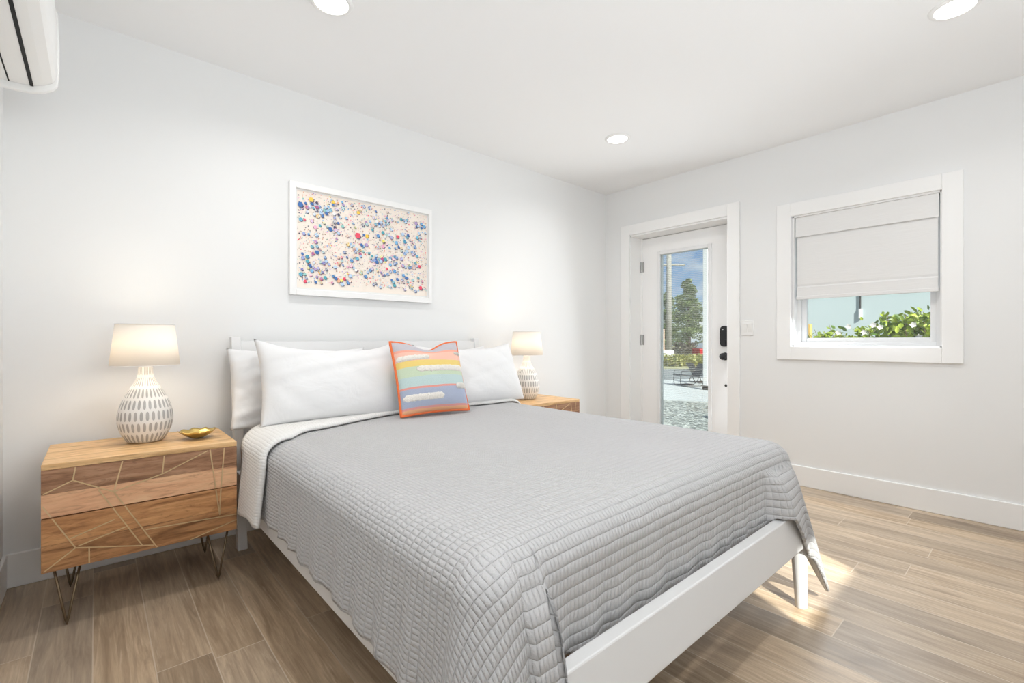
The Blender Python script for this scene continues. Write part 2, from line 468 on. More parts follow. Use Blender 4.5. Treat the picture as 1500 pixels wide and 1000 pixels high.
# right wall with door and window openings
DY0, DY1, DZ = 1.64, 2.556, 1.998
WY0, WY1, WZ0, WZ1 = .3935, 1.188, .978, 1.905
m = MB()
def wallseg(y0, y1, z0, z1): m.box(XR, y0, z0, XR+T, y1, z1)
ys = [YF-.2, WY0, WY1, DY0, DY1, YB]
wallseg(ys[0], ys[1], -.5, H+.12); wallseg(ys[2], ys[3], -.5, H+.12); wallseg(ys[4], ys[5], -.5, H+.12)
wallseg(ys[1], ys[2], -.5, WZ0); wallseg(ys[1], ys[2], WZ1, H+.12); wallseg(ys[3], ys[4], DZ, H+.12); wallseg(ys[3], ys[4], -.5, 0)
struct(m.build('wall_right', M['wall']), 'off-white wall with the glazed door and the window')
# wall behind camera: one opening sized to the sun patch, one added for fill
m = MB()
OP = [(-.12, .70, .55, 1.95), (.84, 1.62, .55, 2.34)]
zt_ = H+.12
m.box(XL-.2, YF-.2, -.5, OP[0][0], YF, zt_); m.box(OP[0][1], YF-.2, -.5, OP[1][0], YF, zt_); m.box(OP[1][1], YF-.2, -.5, XR+T, YF, zt_)
for a, b, c_, d_ in OP: m.box(a, YF-.2, -.5, b, YF, c_); m.box(a, YF-.2, d_, b, YF, zt_)
struct(m.build('wall_front', M['wall']))
for k, (a, b, c_, d_) in enumerate(OP):
    w2 = struct(empty('window_%d' % (k+2), ((a+b)/2, YF-.1, c_)))
    m = MB(); m.box(a, YF-.14, c_, a+.05, YF-.06, d_); m.box(b-.05, YF-.14, c_, b, YF-.06, d_)
    m.box(a+.05, YF-.14, c_, b-.05, YF-.06, c_+.05); m.box(a+.05, YF-.14, d_-.05, b-.05, YF-.06, d_)
    m.build('window_frame', M['vinyl'], w2)
    m = MB(); m.box(a+.05, YF-.105, c_+.05, b-.05, YF-.1, d_-.05); m.build('pane', M['glass'], w2)
# baseboards
def baseboard(name, x0, y0, x1, y1):
    m = MB(); m.box(x0, y0, 0, x1, y1, .1405); return struct(m.build(name, M['trim'], bevel=.004))
baseboard('baseboard_back', XL, YB-.014, XR, YB)
baseboard('baseboard_left', XL, YF, XL+.014, YB-.014)
m = MB(); m.box(XR-.014, YF, 0, XR, 1.552, .1405); m.box(XR-.014, 2.643, 0, XR, YB-.014, .1405)
struct(m.build('baseboard_right', M['trim'], bevel=.004))

# ------------------------------------------------------------------ door
def frame_rect(m, x0, x1, y0, y1, z0, z1, w, sill=True):
    """flat casing around an opening in the right wall"""
    m.box(x0, y0, z0, x1, y0+w, z1); m.box(x0, y1-w, z0, x1, y1, z1); m.box(x0, y0+w, z1-w, x1, y1-w, z1)
    if sill: m.box(x0, y0+w, z0, x1, y1-w, z0+w)
m = MB(); frame_rect(m, XR-.016, XR, 1.552, 2.643, 0, 2.094, .094, False)
struct(m.build('trim_1', M['trim'], bevel=.003), 'white casing around the glazed door')
m = MB(); m.box(XR, DY0-.001, 0, XR+T, DY0+.012, DZ); m.box(XR, DY1-.012, 0, XR+T, DY1+.001, DZ); m.box(XR, DY0, DZ-.012, XR+T, DY1, DZ)
m.box(XR+.165, DY1-.03, 0, XR+.175, DY1-.012, DZ-.012)
struct(m.build('trim_2', M['trim']), 'white jamb lining of the door recess')
DX = XR+.172
GY0, GY1, GZ0, GZ1 = 1.887, 2.34, .24, 1.814
door = empty('door_1', (DX+.02, 2.098, .01)); struct(door, 'white door with a tall glass pane and slim blinds inside it')
a, b = DY0+.014, DY1-.018; fw = .030
m = MB()
m.box(DX, a, .01, DX+.044, GY0-fw, DZ-.017); m.box(DX, GY1+fw, .01, DX+.044, b, DZ-.017)
m.box(DX, GY0-fw, .01, DX+.044, GY1+fw, GZ0-fw); m.box(DX, GY0-fw, GZ1+fw, DX+.044, GY1+fw, DZ-.017)
m.build('door_panel', M['door'], door)
m = MB()
for x0, x1 in ((DX-.010, DX+.014), (DX+.030, DX+.054)):
    m.box(x0, GY0-fw, GZ0-fw, x1, GY0, GZ1+fw); m.box(x0, GY1, GZ0-fw, x1, GY1+fw, GZ1+fw)
    m.box(x0, GY0, GZ0-fw, x1, GY1, GZ0); m.box(x0, GY0, GZ1, x1, GY1, GZ1+fw)
m.build('glazing_frame', M['vinyl'], door, bevel=.004)
m = MB(); m.box(DX+.008, GY0, GZ0, DX+.011, GY1, GZ1); m.box(DX+.034, GY0, GZ0, DX+.037, GY1, GZ1); m.build('pane', M['glass'], door)
m = MB(); z = GZ0+.01
while z < GZ1-.005:
    m.box(DX+.0190, GY0+.004, z, DX+.0260, GY1-.004, z+.0006); z += .0165
for y in (GY0+.06, GY1-.06): m.box(DX+.022, y, GZ0, DX+.0226, y+.0006, GZ1)
bl = m.build('mini_blind', M['plastic_white'], door); bl['label'] = 'slim white horizontal slats between the panes, turned open'
for z in (1.72, 1.03, .20):
    m = MB(); m.lathe([(.008, z-.05), (.008, z+.05)], 12, (DX-.008, DY1-.016, 0)); m.box(DX-.006, DY1-.046, z-.048, DX-.001, DY1-.018, z+.048)
    hg = m.build('hinge', M['hinge'], door, bevel=.001); hg['label'] = 'satin metal hinge'
def rounded_plate(m, xf, xb, yc, zc, hw, hh, r, n=6):
    pts = []
    for cx, cz, a0 in ((hw-r, hh-r, 0), (-hw+r, hh-r, 90), (-hw+r, -hh+r, 180), (hw-r, -hh+r, 270)):
        for k in range(n+1):
            t = math.radians(a0+90*k/n); pts.append((yc+cx+r*math.cos(t), zc+cz+r*math.sin(t)))
    m.prism(pts, xf, xb, 'x')
m = MB(); rounded_plate(m, DX-.026, DX, 1.742, 1.058, .036, .085, .030)
kp = m.build('keypad_deadbolt', M['black'], door, bevel=.003); kp['label'] = 'black keypad deadbolt'
m = MB(); rounded_plate(m, DX-.034, DX-.026, 1.736, 1.008, .006, .022, .005); m.build('thumb_turn', M['black'], kp)
m = MB(); m.lathe([(.004, DX-.0275), (.004, DX-.0255)], 14, (0, 1.752, 1.115), 'x'); m.build('indicator', M['plastic_white'], kp)['label'] = 'small round white light'
m = MB(); m.lathe([(.030, DX), (.032, DX-.004), (.032, DX-.008), (.014, DX-.012), (.013, DX-.028), (.020, DX-.034), (.027, DX-.044), (.028, DX-.054), (.022, DX-.062), (.008, DX-.065)], 28, (0, 1.742, .892), 'x')
m.build('door_knob', M['black'], door, smooth=True)['label'] = 'round black knob'
m = MB(); m.lathe([(.011, DX), (.011, DX-.004), (.007, DX-.006), (.007, DX-.014), (.003, DX-.016)], 16, (0, 1.737, .652), 'x')  # small plain black stud on the door face
m.build('door_stud', M['black'], door)['label'] = 'small round black stud low on the door'
# light switch
sw = tag(empty('light_switch', (XR-.004, 1.482, 1.118)), 'white rocker light switch plate on the wall right of the door', 'switch')
m = MB(); rounded_plate(m, XR-.006, XR, 1.497, 1.118, .046, .058, .006); m.build('switch_plate', M['plastic_white'], sw, bevel=.002)
for y in (1.515, 1.478):
    m = MB(); m.add([(XR-.006, y-.016, 1.085), (XR-.006, y+.016, 1.085), (XR-.012, y+.016, 1.151), (XR-.012, y-.016, 1.151), (XR-.006, y-.016, 1.151), (XR-.006, y+.016, 1.151)],
                    [(0, 1, 2, 3), (3, 2, 5, 4), (0, 3, 4), (1, 5, 2)]); m.build('rocker', M['plastic_white'], sw)

# ------------------------------------------------------------------ window
win = struct(empty('window_1', (XR+.1, .79, .978)), 'white framed window with a shade drawn over its upper part')
m = MB(); frame_rect(m, XR-.018, XR, .3025, 1.2867, .887, 1.998, .0925); m.build('casing', M['trim'], win, bevel=.003)
m = MB(); t_ = .010
m.box(XR, WY0-.001, WZ0, XR+T, WY0+t_, WZ1); m.box(XR, WY1-t_, WZ0, XR+T, WY1+.001, WZ1)
m.box(XR, WY0, WZ0-.001, XR+T, WY1, WZ0+t_); m.box(XR, WY0, WZ1-t_, XR+T, WY1, WZ1); m.build('jamb_lining', M['trim'], win)
def rect_ring(m, x0, x1, y0, y1, z0, z1, w):
    m.box(x0, y0, z0, x1, y0+w, z1); m.box(x0, y1-w, z0, x1, y1, z1); m.box(x0, y0+w, z0, x1, y1-w, z0+w); m.box(x0, y0+w, z1-w, x1, y1-w, z1)
ya, yb, za, zb = WY0+t_, WY1-t_, WZ0+t_, WZ1-t_
m = MB(); rect_ring(m, XR+.065, XR+.15, ya, yb, za, zb, .024); m.build('window_frame', M['vinyl'], win, bevel=.002)
m = MB(); rect_ring(m, XR+.085, XR+.125, ya+.024, yb-.024, za+.022, zb-.024, .030); m.build('sash', M['vinyl'], win, bevel=.003)
m = MB(); m.box(XR+.104, ya+.05, za+.05, XR+.108, yb-.05, zb-.05); m.build('pane', M['glass'], win)
rs = tag(empty('roman_shade', (XR+.03, .79, 1.31)), 'pale woven fabric window shade drawn two thirds down, with a top valance', 'window shade')
sy0, sy1 = WY0+.016, WY1-.016
m = MB(); m.box(XR+.010, sy0, 1.755, XR+.016, sy1, WZ1-.0102); m.box(XR+.016, sy0+.006, WZ1-.035, XR+.06, sy1-.006, WZ1-.012)
m.build('valance', M['shade'], rs, bevel=.002)
P = []
for i, z in enumerate([1.79, 1.70, 1.60, 1.50, 1.42, 1.405, 1.395, 1.36, 1.332]):
    P.append([(XR+.026+(.003 if i in (5,) else 0)-.004*(i >= 6), sy0+.006, z), (XR+.026+(.003 if i in (5,) else 0)-.004*(i >= 6), sy1-.006, z)])
m = MB(); m.grid(P); sh = m.build('shade_cloth', M['shade'], rs)
sm = sh.modifiers.new('cloth_thickness', 'SOLIDIFY'); sm.thickness = .003
m = MB(); m.box(XR+.014, sy0+.002, 1.312, XR+.032, sy1-.002, 1.336); m.build('hem_bar', M['shade'], rs, bevel=.005)

# ------------------------------------------------------------------ ceiling lights
for i, (x, y) in enumerate(DOWN):
    lab = ['recessed ceiling light over the left side of the bed, at the top edge of view',
           'recessed ceiling light nearest the door and the far corner',
           'recessed ceiling light at the right, cut by the top edge of view', None][i]
    if lab is None: 
        light('downlight_lamp', 'AREA', (x, y, H-.014), DOWN_W[i], (1, .985, .96), aim=(0, 0, -1), shape='DISK', size=.13, spread=math.radians(150))
        continue
    d = tag(empty('ceiling_light', (x, y, H-.012)), lab, 'ceiling light', 'recessed ceiling lights')
    m = MB(); m.lathe([(.066, H-.004), (.070, H-.010), (.078, H-.010), (.086, H-.004), (.087, H)], 48, (x, y, 0), caps=False); m.build('trim_ring', M['plastic_white'], d, smooth=True)
    m = MB(); m.lathe([(.068, H-.008), (.068, H-.004)], 48, (x, y, 0)); m.build('diffuser', M['led'], d)
    light('downlight_lamp', 'AREA', (x, y, H-.014), DOWN_W[i], (1, .985, .96), aim=(0, 0, -1), shape='DISK', size=.13, spread=math.radians(150))

# ------------------------------------------------------------------ air conditioner on the left wall
ac = tag(empty('air_conditioner', (XL, 1.85, 1.86)), 'white wall-mounted air conditioner with black air slots, high at the left edge', 'air conditioner')
def ac_prof(dz, g):
    return [(XL, 2.215), (XL, 1.866+dz), (-.24, 1.861+dz), (-.19, 1.8615+dz), (-.165, 1.864+dz), (-.135, 1.874+dz), (-.112, 1.890+dz), (-.100-g, 1.908+dz), (-.096-g, 1.96), (-.096-g, 2.06), (-.100-g, 2.16), (-.112, 2.20), (-.135, 2.215)]
m = MB(); m.prism(ac_prof(.021, .004), 1.46, 2.284, 'y'); m.build('housing', M['plastic_white'], ac, bevel=.003)
for y0, y1 in ((2.284, 2.304), (1.44, 1.46)):
    m = MB(); m.prism(ac_prof(0, 0), y0, y1, 'y'); m.build('end_cap', M['plastic_white'], ac, bevel=.004)
for xa, w_ in ((-.168, .009), (-.219, .004)):
    zz = 1.8845 if xa > -.2 else 1.8825
    m = MB(); m.box(xa, 1.465, zz-.001, xa+w_, 2.282, zz+.012); m.build('air_slot', M['dark_slot'], ac)['label'] = 'long black air slot'

# ------------------------------------------------------------------ framed print
fx0, fx1, fz0, fz1, fy = .814, 1.737, 1.279, 1.921, YB
pic = tag(empty('framed_print', ((fx0+fx1)/2, fy-.002, fz0)), 'white framed beach print of many tiny parasols on pale sand, above the headboard', 'picture')
fwid = .034
m = MB()
m.box(fx0, fy-.034, fz0, fx0+fwid, fy-.002, fz1); m.box(fx1-.022, fy-.034, fz0, fx1, fy-.002, fz1)
m.box(fx0+fwid, fy-.034, fz0, fx1-.022, fy-.002, fz0+fwid); m.box(fx0+fwid, fy-.034, fz1-fwid, fx1-.022, fy-.002, fz1)
m.build('frame', M['trim'], pic, bevel=.002)
m = MB(); m.box(fx0+fwid, fy-.012, fz0+fwid, fx1-.022, fy-.006, fz1-fwid); m.build('print_margin', M['mat_white'], pic)
ax0, ax1, az0, az1 = fx0+fwid+.010, fx1-.030, fz0+fwid+.012, fz1-fwid-.006
cols = [(.90, .815, .73), (.07, .19, .48), (.22, .50, .80), (.50, .66, .86), (.10, .42, .50), (.86, .10, .16), (.94, .62, .10), (.92, .84, .20), (.90, .45, .62), (.48, .36, .62), (.92, .92, .92), (.30, .62, .58), (.10, .10, .16), (.45, .28, .20), (.86, .48, .30)]
pm = []
for i, c in enumerate(cols): pm.append(plain('print_ink', c, .5, spec=.3))
m = MB(); yA = fy-.0125
m.add([(ax0, yA, az0), (ax1, yA, az0), (ax1, yA, az1), (ax0, yA, az1)], [(0, 1, 2, 3)], 0)
R = random.Random(5)
lay = [0]
def blot(cx, cz, r, mi, n=8, sq=1.0, rot=0.0):
    lay[0] += 1; y = yA-.0002-.0000015*lay[0]
    pts = []
    for k in range(n):
        t = rot+2*PI*k/n
        pts.append((min(max(cx+r*math.cos(t), ax0), ax1), y, min(max(cz+r*sq*math.sin(t), az0), az1)))
    m.add(pts, [tuple(range(n))], mi)
for _ in range(2300):   # tiny people, bags and towels
    cx, cz = R.uniform(ax0, ax1), az0+(az1-az0)*(R.random()**.93*.94+.05)
    blot(cx, cz, R.uniform(.0016, .0042), R.choice([12, 13, 13, 14, 12, 10, 2, 8, 11, 9, 5]), 5, R.uniform(.5, 1.3), R.random())
for _ in range(70):
    cx, cz = R.uniform(ax0, ax1), R.uniform(az0+.03, az1)
    w_, h_ = R.uniform(.004, .010), R.uniform(.003, .006); blot(cx, cz, w_, R.choice([10, 2, 3, 8, 7, 11]), 4, h_/w_, R.random())
pts_ = []
tries = 0
while len(pts_) < 270 and tries < 9000:
    tries += 1
    c_ = (R.uniform(ax0+.012, ax1-.012), R.uniform(az0+.03, az1-.012))
    if R.random() < .55 and pts_:
        q = R.choice(pts_); c_ = (q[0]+R.uniform(-.05, .05), q[1]+R.uniform(-.018, .018))
    if not (ax0+.01 < c_[0] < ax1-.01 and az0+.03 < c_[1] < az1-.01): continue
    if all((c_[0]-q[0])**2+(c_[1]-q[1])**2 > .0145**2 for q in pts_): pts_.append(c_)
for (cx, cz) in pts_:
    r = R.uniform(.0066, .0118); k = R.choice([1, 1, 1, 2, 2, 3, 3, 4, 4, 6, 7, 8, 9, 9, 10, 11, 5, 14, 1, 12, 3])
    blot(cx+.003, cz-.006, r*.95, 12, 8, .75)
    blot(cx, cz, r, k, 8)
    if R.random() < .75:
        k2 = R.choice([10, 10, 3, 2, 1])
        for s_ in range(4):
            t = s_*PI/2+.2; lay[0] += 1; y = yA-.0002-.0000015*lay[0]
            m.add([(cx, y, cz), (cx+r*.9*math.cos(t), y, cz+r*.9*math.sin(t)), (cx+r*.9*math.cos(t+.75), y, cz+r*.9*math.sin(t+.75))], [(0, 1, 2)], k2)
for (u, v_, k, r) in ((.42, .62, 5, .019), (.93, .36, 5, .010), (.02, .85, 1, .016), (.09, .92, 6, .014), (.94, .10, 5, .013), (.62, .60, 7, .011)):
    cx, cz = ax0+u*(ax1-ax0), az0+v_*(az1-az0)
    blot(cx+.004, cz-.008, r, 12, 6, .8); blot(cx, cz, r, k, 6)
art = m.build('print', pm, pic); art['label'] = 'aerial view of tiny coloured parasols and bathers on sand'

# ------------------------------------------------------------------ nightstands
def hairpin(tip, topa, topb):
    tx, ty = tip
    return [(*topa, .2165), (tx+(topa[0]-tx)*.08, ty+(topa[1]-ty)*.08, .02), (tx, ty, .004), (tx+(topb[0]-tx)*.08, ty+(topb[1]-ty)*.08, .02), (*topb, .2165)]
SEGS = [(112.1,676.3,106.8,702.7),(106.8,702.7,62.8,724),(106.8,702.7,166.9,719.5),(166.9,719.5,181.6,667),(166.9,719.5,237.7,693.4),(237.7,693.4,304.4,659.5),(241.7,659,237.7,693.4),(307,652.3,321.8,753.4),(329,649.6,323,722.7),(323,722.7,321.8,753.4),(144.2,716,208.3,797.5),(166.9,719.5,235,806.8),(62,741.4,110.8,801.5),(110.8,801.5,64,837.5),(110.8,801.5,225.6,797.5),(114.8,798.8,184,770.8),(102.8,788,168,760),(130.8,801.5,130.8,832),(213.6,774.8,347,752),(245.7,804,347,760)]
def face_pt(px, py, Y=2.29):
    u = (px-750)/689; dx, dy = .6626+.749*u, .749-.6626*u; s_ = Y/dy
    return (dx*s_, 1.015-(py-499.5)/689*s_)
NX0, NX1, NY0, NY1, NZ0, NZ1 = -.142, .452, 2.29, 2.725, .212, .588
def nightstand():
    r = empty('nightstand', ((NX0+NX1)/2, (NY0+NY1)/2, 0))
    m = MB(); m.box(NX0, NY0+.022, NZ0, NX0+.02, NY1, NZ1-.02); m.box(NX1-.02, NY0+.022, NZ0, NX1, NY1, NZ1-.02)
    m.box(NX0+.02, NY0+.022, NZ0, NX1-.02, NY1, NZ0+.018); m.box(NX0+.02, NY1-.012, NZ0+.018, NX1-.02, NY1, NZ1-.02)
    m.box(NX0+.02, NY0+.03, .396, NX1-.02, NY1-.02, .404)
    m.build('carcass', M['wood_side'], r, bevel=.002)
    m = MB(); m.box(NX0, NY0, NZ1-.02, NX1, NY1, NZ1); tp = m.build('table_top', M['wood_top'], r, bevel=.002)
    zm = .400
    for k, (za, zb, ms) in enumerate(((NZ0, zm-.002, ('wood_mid', 'wood_dark2')), (zm+.002, NZ1-.0205, ('wood_light', 'wood_dark')))):
        zc = (za+zb)/2 if k == 0 else .484
        m = MB(); m.box(NX0, NY0, za, NX1, NY0+.021, zc-.0004, 1 if k == 0 else 0); m.box(NX0, NY0, zc+.0004, NX1, NY0+.021, zb, 0 if k == 0 else 1)
        d = m.build('drawer', [M[q] for q in ms], r, bevel=.001)
        m = MB()
        for s_ in SEGS:
            p, q = face_pt(*s_[:2]), face_pt(*s_[2:])
            p = Vector(p); q = Vector(q)
            if p.y > q.y: p, q = q, p
            lo, hi = za+.001, zb-.001
            if q.y < lo or p.y > hi: continue
            dd = q-p
            t0 = max(0, (lo-p.y)/dd.y) if dd.y > 1e-6 else 0
            t1 = min(1, (hi-p.y)/dd.y) if dd.y > 1e-6 else 1
            a_, b_ = p+dd*t0, p+dd*t1
            a_.x = min(max(a_.x, NX0+.001), NX1-.001); b_.x = min(max(b_.x, NX0+.001), NX1-.001)
            nn = Vector((-(b_-a_).y, (b_-a_).x)).normalized()*.0021
            c4 = [a_+nn, a_-nn, b_-nn, b_+nn]
            m.add([(v.x, NY0-.0012, v.y) for v in c4]+[(v.x, NY0+.003, v.y) for v in c4], [(0,1,2,3),(7,6,5,4),(0,4,5,1),(1,5,6,2),(2,6,7,3),(3,7,4,0)])
        il = m.build('brass_inlay', M['brass'], d); il['label'] = 'thin brass lines set into the drawer front'
    for tip, a_, b_ in (((-.078, 2.318), (-.112, 2.318), (-.040, 2.345)), ((.392, 2.332), (.350, 2.345), (.424, 2.318)),
                        ((-.078, 2.665), (-.112, 2.68), (-.040, 2.655)), ((.392, 2.665), (.350, 2.655), (.424, 2.68))):
        m = MB(); m.tube(hairpin(tip, a_, b_), .0042, 8); m.build('leg', M['bronze'], r, smooth=True)
    return r
M['wood_dark2'] = wood('mango_wood_umber', (.20, .085, .03), (.37, .18, .075), (.48, .26, .11), 1.0, 31.0)
ns = tag(nightstand(), 'carved mango wood nightstand with brass line inlay and hairpin legs, left of the bed', 'nightstand', 'nightstands beside the bed')
n2 = copy_tree(ns); n2.location.x += 2.246
tag(n2, 'wooden nightstand on the far side of the bed, near the door corner', 'nightstand', 'nightstands beside the bed')

# ------------------------------------------------------------------ table lamps
LX, LY, LZ = .160, 2.555, .5885
def table_lamp():
    r = empty('table_lamp', (LX, LY, LZ))
    prof = [(.050, 0), (.058, .002), (.066, .008), (.080, .030), (.090, .055), (.0965, .085), (.097, .105), (.0945, .130), (.088, .155), (.079, .180), (.067, .205), (.053, .230), (.040, .250), (.031, .270), (.0265, .292), (.0245, .318), (.0245, .336), (.020, .338)]
    pr = []
    for i in range(len(prof)-1):
        for k in range(3):
            t = k/3; pr.append((prof[i][0]*(1-t)+prof[i+1][0]*t, prof[i][1]*(1-t)+prof[i+1][1]*t))
    pr.append(prof[-1])
    m = MB(); m.lathe(pr, 64, (LX, LY, LZ)); m.build('lamp_base', M['ceramic'], r, smooth=True, loc=(LX, LY, LZ))['label'] = 'white ceramic teardrop base with rows of grey dashes'
    m = MB(); m.lathe([(.122, .324), (.102, .500)], 64, (LX, LY, LZ), caps=False)
    s_ = m.build('lamp_shade', M['lampshade'], r, smooth=True); sd = s_.modifiers.new('shade_wall', 'SOLIDIFY'); sd.thickness = .0015
    m = MB()
    for rr, zz in ((.1212, .325), (.1028, .499)):
        m = MB(); m.tube([(LX+rr*math.cos(k*PI/24), LY+rr*math.sin(k*PI/24), LZ+zz) for k in range(48)], .0016, 6, True)
        m.build('shade_ring', M['plastic_white'], r)
    m = MB(); m.lathe([(.008, .337), (.008, .355), (.014, .358), (.014, .385)], 16, (LX, LY, LZ)); m.build('socket', M['brass'], r)
    m = MB(); m.lathe([(.010, .385), (.014, .395), (.026, .418), (.029, .435), (.024, .452), (.010, .463), (.002, .465)], 20, (LX, LY, LZ)); m.build('bulb', M['bulb'], r, smooth=True)
    return r
lamp = tag(table_lamp(), 'lit table lamp with a dashed ceramic base on the near left nightstand', 'lamp', 'pair of bedside lamps')
lamp2 = copy_tree(lamp); lamp2.location.x += 2.246
tag(lamp2, 'lit table lamp on the far nightstand, partly hidden behind the white pillows', 'lamp', 'pair of bedside lamps')
for dx in (0, 2.246):
    light('bedside_bulb', 'POINT', (LX+dx, LY, LZ+.402), LAMP_W, (1, .87, .69), shadow_soft_size=.07)

# gold dish
dish = MB()
cx, cy, cz = .335, 2.475, .5885
P = []
for i in range(9):
    t = i/8; row = []
    for k in range(36):
        a_ = 2*PI*k/36
        lobe = 1+.05*math.cos(5*a_)+.03*math.cos(9*a_)
        rr = .068*t*lobe
        zz = .003+.033*t**2.0+.003*math.cos(9*a_)*t
        x_, y_ = rr*1.0*math.cos(a_), rr*.92*math.sin(a_)
        c_, s_ = math.cos(.25), math.sin(.25)
        row.append((cx+c_*x_-s_*y_, cy+s_*x_+c_*y_, cz+zz))
    row.append(row[0]); P.append(row)
dish.grid(P)
dd = dish.build('trinket_dish', M['gold'], smooth=True, weld=1e-5)
s_ = dd.modifiers.new('dish_wall', 'SOLIDIFY'); s_.thickness = .0025; s_.offset = 1
tag(dd, 'small gold leaf-shaped trinket dish on the left nightstand, beside the lamp', 'dish')

# ------------------------------------------------------------------ bed frame
BX0, BX1 = .515, 2.092
bed = tag(empty('bed_frame', (1.305, 1.6, 0)), 'white painted wooden bed frame with a plain headboard and low footboard', 'bed')
def rake(z): return 2.58+.1456*z           # front of the raked headboard
for xa in (BX0, BX1-.042):
    m = MB(); zt = 1.038
    m.prism([(rake(0), 0), (rake(0)+.045, 0), (rake(zt)+.045, zt), (rake(zt), zt)], xa, xa+.042, 'x'); m.build('post', M['bed_white'], bed, bevel=.003)
m = MB(); za, zb = .30, 1.016
m.prism([(rake(za)+.010, za), (rake(za)+.034, za), (rake(zb)+.034, zb), (rake(zb)+.010, zb)], BX0+.042, BX1-.042, 'x')
m.prism([(rake(.955)+.004, .955), (rake(.955)+.010, .955), (rake(1.016)+.010, 1.016), (rake(1.016)+.004, 1.016)], BX0+.042, BX1-.042, 'x')
m.build('headboard', M['bed_white'], bed, bevel=.002)
for xa in (.508, BX1-.006-.028):
    m = MB(); m.box(xa, .700, .245, xa+.028, 2.600, .388); m.build('side_rail', M['bed_white'], bed, bevel=.003)
m = MB(); fpts = [(.590, .245), (.625, .245), (.647, .372), (.612, .372)]
m.prism(fpts, .592, 1.971, 'x'); m.build('footboard', M['bed_white'], bed, bevel=.004)
for xc in (.556, 2.022):
    m = MB(); m.tube([(xc, .614, 0), (xc, .622, .20), (xc, .645, .34)], [.0205, .0275, .0275], 24); m.build('leg', M['bed_white'], bed, smooth=False, bevel=.002)
m = MB()
for k in range(12): m.box(.540, .70+k*.158, .322, 2.054, .70+k*.158+.07, .338)
m.build('slat_base', M['bed_white'], bed)

# mattress
MX0, MX1, MY0, MY1, MZ0, MZ1 = .540, 2.052, .685, 2.600, .339, .586
m = MB(); m.box(MX0, MY0, MZ0, MX1, MY1, MZ1)
mt = m.build('mattress', M['sheet'], smooth=True, bevel=.045, seg=5)
tag(mt, 'mattress in a white fitted sheet on the bed frame, showing beside the headboard', 'mattress')

# ------------------------------------------------------------------ quilt
X0, X1, Y0 = .605, 2.020, .750
def yhead(x): return 2.40
ZT = .606
def ss(a, b, x):
    t = min(1, max(0, (x-a)/(b-a))); return t*t*(3-2*t)
def vnoise(x, seed):
    i = math.floor(x); f = x-i; f = f*f*(3-2*f)
    h = lambda k: (math.sin((k*127.1+seed*311.7))*43758.5453) % 1.0
    return h(i)*(1-f)+h(i+1)*f-.5
def topz(x, y):
    z = ZT+.012*math.sin(PI*min(1, max(0, (x-X0)/(X1-X0))))
    z += .004*vnoise(x*5+y*2, 1)+.004*vnoise(y*4-x*3, 2)
    z += .012*ss(1.4, 2.1, x)
    return z
NP = 34
def rib(px, py, dirx, diry, hem, rho0, rho1, s, r=.085, rip=.006, bow=1.0):
    """points down one rib: round the mattress edge, then hang; returns points and arc lengths"""
    zt = topz(px, py); pts = []; drops = []
    arc = r*PI/2
    L = (zt-r)-hem
    total = arc+max(L, .001)
    prev = None; d = 0
    for k in range(1, NP+1):
        t = k/NP*total
        if t < arc:
            a_ = t/r; rho = rho0*math.sin(a_); z = zt-r*(1-math.cos(a_))
        else:
            f = (t-arc)/max(L, .001); z = zt-r-(t-arc)
            rho = rho0+(rho1-rho0)*f**bow
            rho += rip*f*(math.sin(s*46+1.3*math.sin(s*9))+.7*vnoise(s*9, 5)+.35*math.sin(s*95+2))
        p = (px+dirx*rho, py+diry*rho, z)
        pts.append(p); drops.append(t)
    return pts, drops
STEP = .016
nx = int((X1-X0)/STEP); YH = 2.40; ny = int((YH-Y0)/STEP)
xs_ = [X0+(X1-X0)*i/nx for i in range(nx+1)]; ys_ = [Y0+(YH-Y0)*i/ny for i in range(ny+1)]
